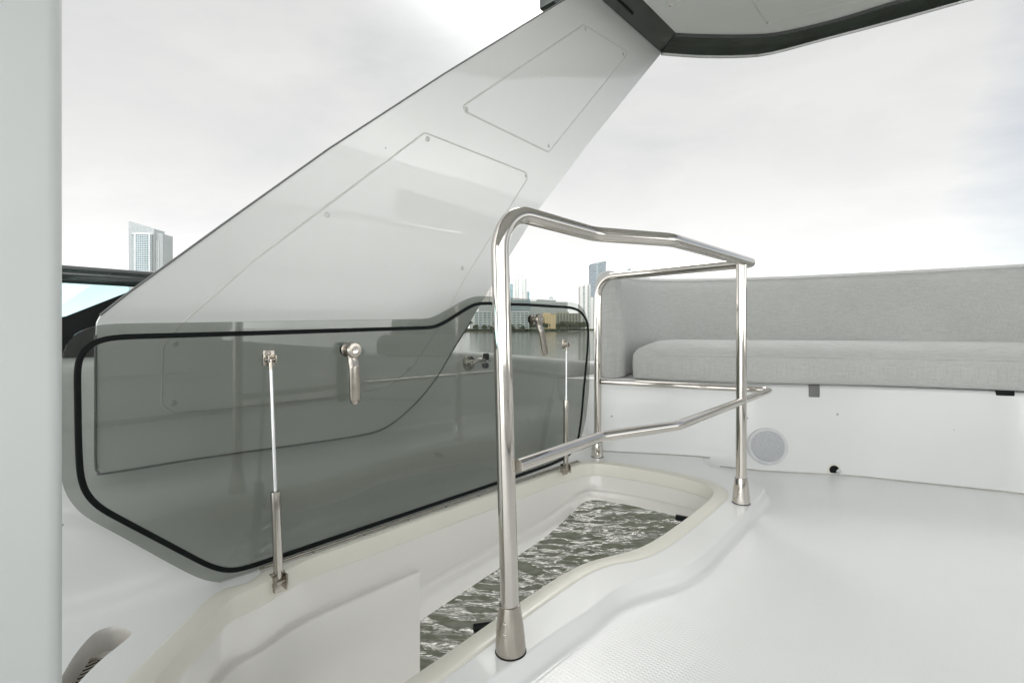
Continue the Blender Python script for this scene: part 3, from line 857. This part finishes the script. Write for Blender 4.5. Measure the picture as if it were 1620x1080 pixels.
# ================================================================== CITY
def shore_y(u): return 645+(u-740)*1.4
land = [Vector((x, y, 0)) for x, y in [(-900, 900), (-420, 700), (-80, 632), (-30, 640), (60, 760), (140, 900), (420, 1100), (1200, 1300), (1800, 3000), (-1800, 3000)]]
v, f = prism([p+Z3*(WATER-.8) for p in land], (0, 0, 1.9))
o = MB().add(v, f).build('shore', M['land'], smooth=False); tag(o, kind='structure')
LAND = WATER+1.1
def blk(u0, u1, vt, dist, dep, vb=None):
    x0, x1 = (u0-810)/F*dist, (u1-810)/F*dist
    zt = CZ+(HOR-vt)/F*dist
    zb = LAND if vb is None else CZ+(HOR-vb)/F*dist
    return x0, x1, dist, dist+dep, zb, zt
def bbx(x0, x1, y0, y1, z0, z1):
    return ([(x0, y0, z0), (x1, y0, z0), (x1, y1, z0), (x0, y1, z0), (x0, y0, z1), (x1, y0, z1), (x1, y1, z1), (x0, y1, z1)],
            [(0, 1, 2, 3), (4, 5, 6, 7), (0, 1, 5, 4), (1, 2, 6, 5), (2, 3, 7, 6), (3, 0, 4, 7)])
def building(name, label, mat, parts, cat='building', group=None):
    b = blk(*parts[0][1:])
    base = Vector(((b[0]+b[1])/2, b[2], LAND))
    o = empty(name, base, label, cat, group)
    for p in parts:
        mm = p[0][1] if isinstance(p[0], tuple) else mat
        nm = p[0][0] if isinstance(p[0], tuple) else p[0]
        bb = blk(*p[1:])
        v, f = bbx(*bb)
        mesh(nm, v, f, mm, o, smooth=False, origin=Vector((bb[0], bb[2], bb[4])))
    return o
def slabs(o, u0, u1, vt, dist, dep, fh, mat, proud=1.4, name='balcony_slab', every=1):
    x0, x1, y0, y1, z0, z1 = blk(u0, u1, vt, dist, dep)
    z = z0+fh*1.0; m = MB()
    while z < z1: m.add(*bbx(x0-.2, x1+.2, y0-proud, y0-.02, z, z+1.15)); z += fh*every
    m.build(name, mat, o, smooth=False)
FW = facade('condo_facade', (.66, .69, .68), (.18, .24, .25), 3.0, 5.4, .38, .22)
FG = facade('glass_midrise_facade', (.42, .52, .53), (.15, .25, .27), 3.2, 3.4, .35, .2)
FT = facade('white_tower_facade', (.72, .72, .70), (.36, .40, .41), 3.4, 6.5, .45, .55)
FY = facade('yellow_facade', (.75, .58, .32), (.45, .36, .22), 3.2, 4.0, .5, .6)
FB = facade('tan_facade', (.40, .39, .31), (.12, .14, .13), 3.4, 4.4, .45, .45)
FGR = facade('grey_hotel_facade', (.52, .54, .53), (.25, .29, .30), 3.4, 4.0, .5, .5)
FBL = facade('blue_glass_facade', (.29, .33, .35), (.19, .23, .26), 3.8, 40, .25, .01)
FBL2 = facade('pale_blue_glass_facade', (.44, .50, .52), (.32, .39, .42), 3.8, 40, .25, .01)
FST = facade('striped_tower_facade', (.62, .62, .59), (.24, .28, .28), 3.4, 9, .15, .55)
FBR = facade('brownish_tower_facade', (.60, .57, .53), (.28, .28, .28), 3.2, 7, .4, .5)
FTA = facade('teal_glass_facade', (.38, .50, .51), (.22, .36, .38), 3.6, 6, .3, .1)
CONC = simple('pale_concrete', (.68, .70, .69), .7, 0, 0, .05, .1)
CONCG = simple('grey_concrete', (.50, .53, .53), .7, 0, 0, .05, .1)

# white waterfront condo
o = building('condo_building', 'long white waterfront condo block with stacked balconies, behind the front rail post', FW,
             [('wall', 750, 837, 494, 655, 24)])
slabs(o, 760, 790, 494, 655, 24, 3.0, CONC); slabs(o, 793, 836, 494, 655, 24, 3.0, CONC)
x0, x1, y0, y1, z0, z1 = blk(750, 837, 494, 655, 24)
MB().add(*bbx(x0-.6, x1+.6, y0-.8, y1, z1+.05, z1+1.3)).build('parapet', CONC, o, smooth=False)
MB().add(*lathe(Vector((x0, y0+6, z0)), Z3, [(0, 6), (z1-z0, 6)], 20)).build('round_corner', CONC, o)
# mid-rise glass block with white tower above
o = building('glass_block', 'teal glass midrise below the white tower, left of the hatch handle', FG, [('wall', 803, 839, 475, 760, 40)])
slabs(o, 803, 837, 475, 760, 40, 3.2, CONCG, 1.0, 'floor_edge')
o = building('white_tower', 'slim white rounded tower with a stepped crown right of the front rail post', FT,
             [('wall', 812, 834, 440, 900, 30), ('crown', 816, 828, 435, 903, 20, 441), (('teal_wing', FTA), 803, 811.5, 449, 905, 30), (('side_wing', FTA), 834.5, 838, 461, 905, 30)])
x0, x1, y0, y1, z0, z1 = blk(812, 834, 440, 900, 30)
MB().add(*lathe(Vector((x1-9, y0+6, z0)), Z3, [(0, 9.4), (z1-z0-1, 9.4)], 24)).build('round_corner', FT, o)
MB().add(*bbx(x0+5, x0+6.5, y0-1.5, y0-.03, z0, z1-.5)).build('pilaster', CONC, o, smooth=False)
# brownish towers at the left of the post
o = building('striped_residential_tower', 'beige residential tower showing between the arch and the front rail post', FBR,
             [('wall', 770, 786, 448, 820, 30), ('wing', 762, 770, 462, 815, 28), ('penthouse', 774, 782, 443, 824, 16, 448)])
o = building('residential_block', 'grey midrise block behind the white condo, beside the arch edge', FGR, [('wall', 757, 800, 478, 740, 30)])
slabs(o, 757, 800, 478, 740, 30, 3.2, CONCG, 1.0, 'floor_edge')
# grey hotel with turret
o = building('grey_hotel', 'pale grey hotel with a small roof turret, above the yellow building', FGR,
             [('wall', 838, 898, 478, 900, 40), ('upper_storey', 850, 880, 473, 905, 30, 478), ('left_wing', 838, 850, 476.5, 908, 30, 478)])
x0, x1, y0, y1, z0, z1 = blk(869, 876, 473, 905, 20)
MB().add(*lathe(Vector(((x0+x1)/2, y0+6, z1)), Z3, [(0, 4), (3, 4), (3.2, 4.6), (6, 1.6), (7, .3)], 14)).build('turret', CONCG, o)
# yellow and tan blocks
o = building('yellow_building', 'yellow ochre waterfront block seen through the glass beside the second handle', FY, [('wall', 853, 879, 497, 690, 22), ('penthouse', 860, 871, 495, 694, 10, 497)])
o = building('tan_building', 'long olive tan midrise block, right of the yellow building', FB, [('wall', 879.5, 919, 495.5, 730, 26), ('roof_plant', 880, 900, 493.5, 734, 12, 495.5)])
slabs(o, 869, 918, 495.5, 730, 26, 3.4, FB, .9, 'floor_edge')
o = building('link_building', 'low grey block between the white condo and the yellow building', FGR, [('wall', 838, 852.5, 497, 720, 22)])
# right towers
o = building('striped_tower', 'grey and white striped tower just left of the sofa corner', FST, [('wall', 918, 934, 452, 980, 30), ('crown', 926, 934, 449, 985, 20, 452), ('annex', 921, 946, 470, 1050, 30)])
# slanted blue glass tower
d = 1300.0
def P3(u, v, y): return Vector(((u-810)/F*y, y, CZ+(HOR-v)/F*y))
base = P3(947, 518, d); base.z = LAND
o = empty('blue_glass_tower', base, 'blue glass tower with a slanted flared top above the sofa corner', 'building')
def wedge(name, ul, ur, vl, vr, mat, dd, bl=0):
    a, b = P3(ul, vl, dd), P3(ur, vr, dd)
    a0, b0 = P3(ul+bl*.2, 500, dd), P3(ur-bl, 500, dd); a0.z = b0.z = LAND
    back = Vector((0, 30, 0))
    vs = [a0, b0, b, a, a0+back, b0+back, b+back, a+back]
    mesh(name, vs, [(0, 1, 2, 3), (4, 5, 6, 7), (0, 1, 5, 4), (1, 2, 6, 5), (2, 3, 7, 6), (3, 0, 4, 7)], mat, o, smooth=False, origin=a0)
wedge('left_face', 934.5, 943, 418, 416, FBL, d)
wedge('middle_face', 943, 948, 416, 415, FBL2, d+4)
wedge('right_face', 948, 959, 415, 413, FBL, d, 4)
o = building('distant_block', 'pale flat topped tower peeking over the sofa backrest', FT, [('wall', 998, 1028, 424, 1400, 40), ('crown', 1001, 1026, 422.5, 1404, 30, 424), (('glass_side', FTA), 996, 998, 425, 1404, 30)])
# tower at far left
d = 1000.0
base = P3(230, 500, d); base.z = LAND
o = empty('curved_tower', base, 'tall pale tower with a slanted crown and curved glass bay, left of the arch', 'building')
def slanted(name, ul, ur, vl, vr, mat, y, dep, lower=None):
    a, b = P3(ul, vl, y), P3(ur, vr, y); a0, b0 = a.copy(), b.copy(); a0.z = b0.z = LAND if lower is None else lower
    bk = Vector((0, dep, 0)); vs = [a0, b0, b, a, a0+bk, b0+bk, b+bk, a+bk]
    return mesh(name, vs, [(0, 1, 2, 3), (4, 5, 6, 7), (0, 1, 5, 4), (1, 2, 6, 5), (2, 3, 7, 6), (3, 0, 4, 7)], mat, o, smooth=False, origin=a0)
PT = simple('pale_tower_concrete', (.40, .43, .43), .6, 0, 0, .04, .05)
GT = facade('tower_bay_glass', (.55, .63, .66), (.13, .21, .24), 3.6, 3.6, .32, .25)
slanted('wall', 203.5, 244, 349.5, 362, PT, d, 30)
slanted('side_wall', 244, 257.5, 367, 370, PT, d+6, 30)
slanted('recess', 247, 252, 380, 381, FGR, d+5, 4)
# curved bay
cx = P3(226.5, 518, d); ang = [radians(180+a) for a in range(8, 173, 8)]
hw = 15.5/F*d; zt = P3(0, 372, d).z
ring0 = [Vector((cx.x+cos(a)*hw, d+sin(a)*9-.3, LAND)) for a in ang]
mesh('glass_bay', *loft([ring0, [p+Z3*(zt-LAND) for p in ring0]], False), GT, o, smooth=True, origin=ring0[0])
m = MB(); z = LAND+3.6
while z < zt:
    m.add(*loft([[Vector((cx.x+(p.x-cx.x)*k, d+(p.y-d)*k, zz)) for p in ring0] for k, zz in ((1.0, z), (1.06, z), (1.06, z+.9), (1.0, z+.9))], False)); z += 3.6
m.build('balcony_slab', CONC, o, smooth=False)
for ua in (214, 236.5):
    a = P3(ua, 518, d-8.6); MB().add(*bbx(a.x-1.0, a.x+1.0, d-9.6, d-7.6, LAND, zt+1)).build('rib', CONC, o, smooth=False)
m = MB(); a = P3(211, 371, d); b = P3(242, 371, d)
m.add(*loft([[Vector((cx.x+(p.x-cx.x)*k, d+(p.y-d)*k, zz)) for p in ring0] for k, zz in ((1.0, zt), (1.1, zt), (1.1, zt+3), (.5, zt+3))], False)); m.build('bay_roof', CONC, o, smooth=False)
for k in range(6):
    a = P3(212+k*4.6, 362, d)
    MB().add(*bbx(a.x-.5, a.x+.5, d-.5, d+.1, a.z-5, a.z+4.5)).build('crown_slot', FGR, o, smooth=False)

# shoreline trees
def tree_mesh(h, seed, r=.5):
    rnd = random.Random(seed); v = []; f = []
    for k in range(260):
        a = rnd.random()*6.28; el = math.asin(rnd.uniform(-.6, 1)); rr = h*r*(.45+.55*rnd.random())*(1+.25*sin(a*3+seed))
        c = Vector((cos(a)*cos(el)*rr, sin(a)*cos(el)*rr, h*.62+sin(el)*rr*.75))
        s = h*.07*(.6+rnd.random()); d1 = Vector((rnd.gauss(0, 1), rnd.gauss(0, 1), rnd.gauss(0, 1))).normalized(); d2 = d1.orthogonal().normalized()
        i = len(v); v += [c-d1*s, c+d2*s, c+d1*s, c-d2*s]; f.append((i, i+1, i+2, i+3))
    return v, f
def add_tree(name, label, u, dist, h, seed, group, r=.5):
    b = Vector(((u-810)/F*dist, dist, LAND))
    t = empty(name, b, label, 'tree', group)
    v, f = tree_mesh(h, seed, r); mesh('crown', [Vector(q)+b for q in v], f, M['leaf'], t, smooth=False, origin=b)
    v, f = lathe(b-Z3*.3, Z3, [(0, h*.035), (h*.35, h*.022), (h*.6, h*.01)], 7); mesh('trunk', v, f, M['bark'], t, origin=b)
def add_palm(label, u, dist, h, seed, group):
    rnd = random.Random(seed)
    b = Vector(((u-810)/F*dist, dist, LAND)); t = empty('palm_tree', b, label, 'tree', group)
    top = b+Vector((h*.05, 0, h*.8))
    mesh('trunk', *tube([b-Z3*.3, b+Vector((h*.01, 0, h*.4)), top], [h*.022, h*.017, h*.014], 7), M['bark'], t, origin=b)
    v = []; f = []
    for k in range(18):
        a = k/18*6.28+rnd.random()*.3; dirn = Vector((cos(a), sin(a), 0)); up = rnd.uniform(-.1, .8); prev = None
        side = Vector((-sin(a), cos(a), 0))
        for j in range(6):
            q = j/5; c = top+dirn*h*.32*q+Z3*h*(.2*up*q-.28*q*q)
            w = h*.045*sin(pi*min(1, q+.12))
            i = len(v); v += [c-side*w-Z3*w*.5, c+Z3*.0, c+side*w-Z3*w*.5]
            if prev is not None: f += [(prev, prev+1, i+1, i), (prev+1, prev+2, i+2, i+1)]
            prev = i
    mesh('crown', v, f, M['leaf'], t, smooth=False, origin=b)
add_palm('palm tree left of the white condo, closest to the arch edge', 744, 645, 15, 1, 'palms on the far shore')
add_palm('small palm in front of the left end of the white condo', 754, 646, 10, 2, 'palms on the far shore')
for k in range(8):
    add_palm('palm standing in front of the long white condo facade', 764+k*9+random.random()*4, 646+random.random()*3, 7+random.random()*4, 10+k, 'palms before the condo')
for k in range(7):
    add_tree('shore_tree', 'leafy tree on the far shore in front of the white condo', 733+k*15+random.random()*5, 644+random.random()*3, 6+random.random()*3, 30+k, 'trees before the condo')
for k in range(11):
    u = 838+k*8.4+random.random()*3
    add_tree('shore_tree', 'leafy tree on the far shore below the yellow and tan buildings', u, 690+(u-838)*.4-8, 9+random.random()*4, 50+k, 'trees below the tan building', .6)
v = []; f = []
rnd = random.Random(5)
for k in range(2600):
    u = rnd.uniform(722, 945); yy = 641+max(0, u-838)*.55+rnd.random()*5+max(0, (u-800))*.3
    c = Vector(((u-810)/F*yy, yy, LAND+rnd.random()*2.6)); s = .8
    d1 = Vector((rnd.gauss(0, 1), rnd.gauss(0, 1), rnd.gauss(0, 1))).normalized(); d2 = d1.orthogonal().normalized()
    i = len(v); v += [c-d1*s, c+d2*s, c+d1*s, c-d2*s]; f.append((i, i+1, i+2, i+3))
o = mesh('shrubs', v, f, M['leaf'], smooth=False); tag(o, 'green shrub belt along the far waterline', 'shrubs', kind='stuff')

# ================================================================== WORLD, SUN, CAMERA
w = bpy.data.worlds.new('World'); scene.world = w; w.use_nodes = True
nt = w.node_tree; nt.nodes.clear()
outn = N(nt, 'ShaderNodeOutputWorld')
sky = N(nt, 'ShaderNodeTexSky'); sky.sky_type = 'NISHITA'; sky.sun_disc = False
SE, SA = radians(43), radians(2)     # sun elevation, azimuth from +Y toward +X
sky.sun_elevation = SE; sky.sun_rotation = SA
b1 = N(nt, 'ShaderNodeBackground'); b1.inputs['Strength'].default_value = .10
nt.links.new(sky.outputs[0], b1.inputs['Color'])
tc = N(nt, 'ShaderNodeTexCoord')
mp = N(nt, 'ShaderNodeMapping'); mp.inputs['Scale'].default_value = (1, 1, 2.6)
nt.links.new(tc.outputs['Generated'], mp.inputs['Vector'])
c1 = noise(nt, 1.7, 8, mp.outputs[0], .58); c1.inputs['Distortion'].default_value = .25
sx = N(nt, 'ShaderNodeSeparateXYZ'); nt.links.new(tc.outputs['Generated'], sx.inputs[0])
# cloud brightness
cr = ramp(nt, c1.outputs['Fac'], [(.34, (.82, .835, .84)), (.50, (.93, .935, .93)), (.62, (1.0, 1.0, .985))])
hz = N(nt, 'ShaderNodeFloatCurve'); hc = hz.mapping.curves[0]
hc.points[0].location = (0, .90); hc.points[1].location = (1, .285)
for q in ((.05, .66), (.12, .40), (.22, .325), (.36, .290)): hc.points.new(*q)
hz.mapping.update()
hm = N(nt, 'ShaderNodeMath', operation='MULTIPLY'); hm.inputs[1].default_value = 3.05
nt.links.new(sx.outputs['Z'], hz.inputs['Value']); nt.links.new(hz.outputs[0], hm.inputs[0]); hz = hm
b2 = N(nt, 'ShaderNodeBackground'); nt.links.new(cr.outputs[0], b2.inputs['Color'])
bk = N(nt, 'ShaderNodeMapRange'); bk.interpolation_type = 'SMOOTHSTEP'  # sky behind the camera brightened, an added fill for the interior
bk.inputs[1].default_value = .35; bk.inputs[2].default_value = -.6; bk.inputs[3].default_value = 1.0; bk.inputs[4].default_value = 3.1
nt.links.new(sx.outputs['Y'], bk.inputs[0])
bm_ = N(nt, 'ShaderNodeMath', operation='MULTIPLY'); nt.links.new(hz.outputs[0], bm_.inputs[0]); nt.links.new(bk.outputs[0], bm_.inputs[1])

# bright patch where the sun stands behind the cloud
dt = N(nt, 'ShaderNodeVectorMath', operation='DOT_PRODUCT'); nt.links.new(tc.outputs['Generated'], dt.inputs[0])
dt.inputs[1].default_value = (sin(SA)*cos(SE), cos(SA)*cos(SE), sin(SE))
gp_ = N(nt, 'ShaderNodeMath', operation='POWER'); gc_ = N(nt, 'ShaderNodeMath', operation='MAXIMUM'); gc_.inputs[1].default_value = 0
nt.links.new(dt.outputs['Value'], gc_.inputs[0]); nt.links.new(gc_.outputs[0], gp_.inputs[0]); gp_.inputs[1].default_value = 90
gl_ = N(nt, 'ShaderNodeMath', operation='MULTIPLY_ADD'); gl_.inputs[1].default_value = 7.0
nt.links.new(gp_.outputs[0], gl_.inputs[0]); nt.links.new(bm_.outputs[0], gl_.inputs[2]); bm_ = gl_
nt.links.new(bm_.outputs[0], b2.inputs['Strength'])
# cover: thin toward +X
cv = N(nt, 'ShaderNodeMapRange'); cv.interpolation_type = 'SMOOTHSTEP'
cv.inputs[1].default_value = .50; cv.inputs[2].default_value = .76; cv.inputs[3].default_value = 1.15; cv.inputs[4].default_value = .38
nt.links.new(sx.outputs['X'], cv.inputs[0])
ad = N(nt, 'ShaderNodeMath', operation='MULTIPLY_ADD'); ad.inputs[1].default_value = 1.1; ad.inputs[2].default_value = -.36
nt.links.new(c1.outputs['Fac'], ad.inputs[0])
sm = N(nt, 'ShaderNodeMath', operation='ADD'); sm.use_clamp = True
nt.links.new(cv.outputs[0], sm.inputs[0]); nt.links.new(ad.outputs[0], sm.inputs[1])
mixw = N(nt, 'ShaderNodeMixShader'); nt.links.new(sm.outputs[0], mixw.inputs[0])
nt.links.new(b1.outputs[0], mixw.inputs[1]); nt.links.new(b2.outputs[0], mixw.inputs[2])
nt.links.new(mixw.outputs[0], outn.inputs[0])

sd = bpy.data.lights.new('sun', 'SUN'); sd.energy = .75; sd.angle = radians(22); sd.color = (1, .96, .9)
so = bpy.data.objects.new('sun', sd); COL.objects.link(so)
dirv = Vector((sin(SA)*cos(SE), cos(SA)*cos(SE), sin(SE)))
so.rotation_euler = dirv.to_track_quat('Z', 'Y').to_euler()

cd = bpy.data.cameras.new('camera'); cam = bpy.data.objects.new('camera', cd); COL.objects.link(cam)
cam.location = (0, 0, CZ); cam.rotation_euler = (radians(90), 0, 0)
cd.sensor_width = 36; cd.lens = F/1620*36; cd.shift_y = -(540-HOR)/1620; cd.clip_start = .02; cd.clip_end = 9000
scene.camera = cam
scene.view_settings.view_transform = 'Standard'; scene.view_settings.look = 'None'
scene.view_settings.exposure = -.08; scene.view_settings.gamma = 1
try:
    scene.cycles.max_bounces = 10; scene.cycles.transparent_max_bounces = 12; scene.cycles.glossy_bounces = 6
except Exception: pass
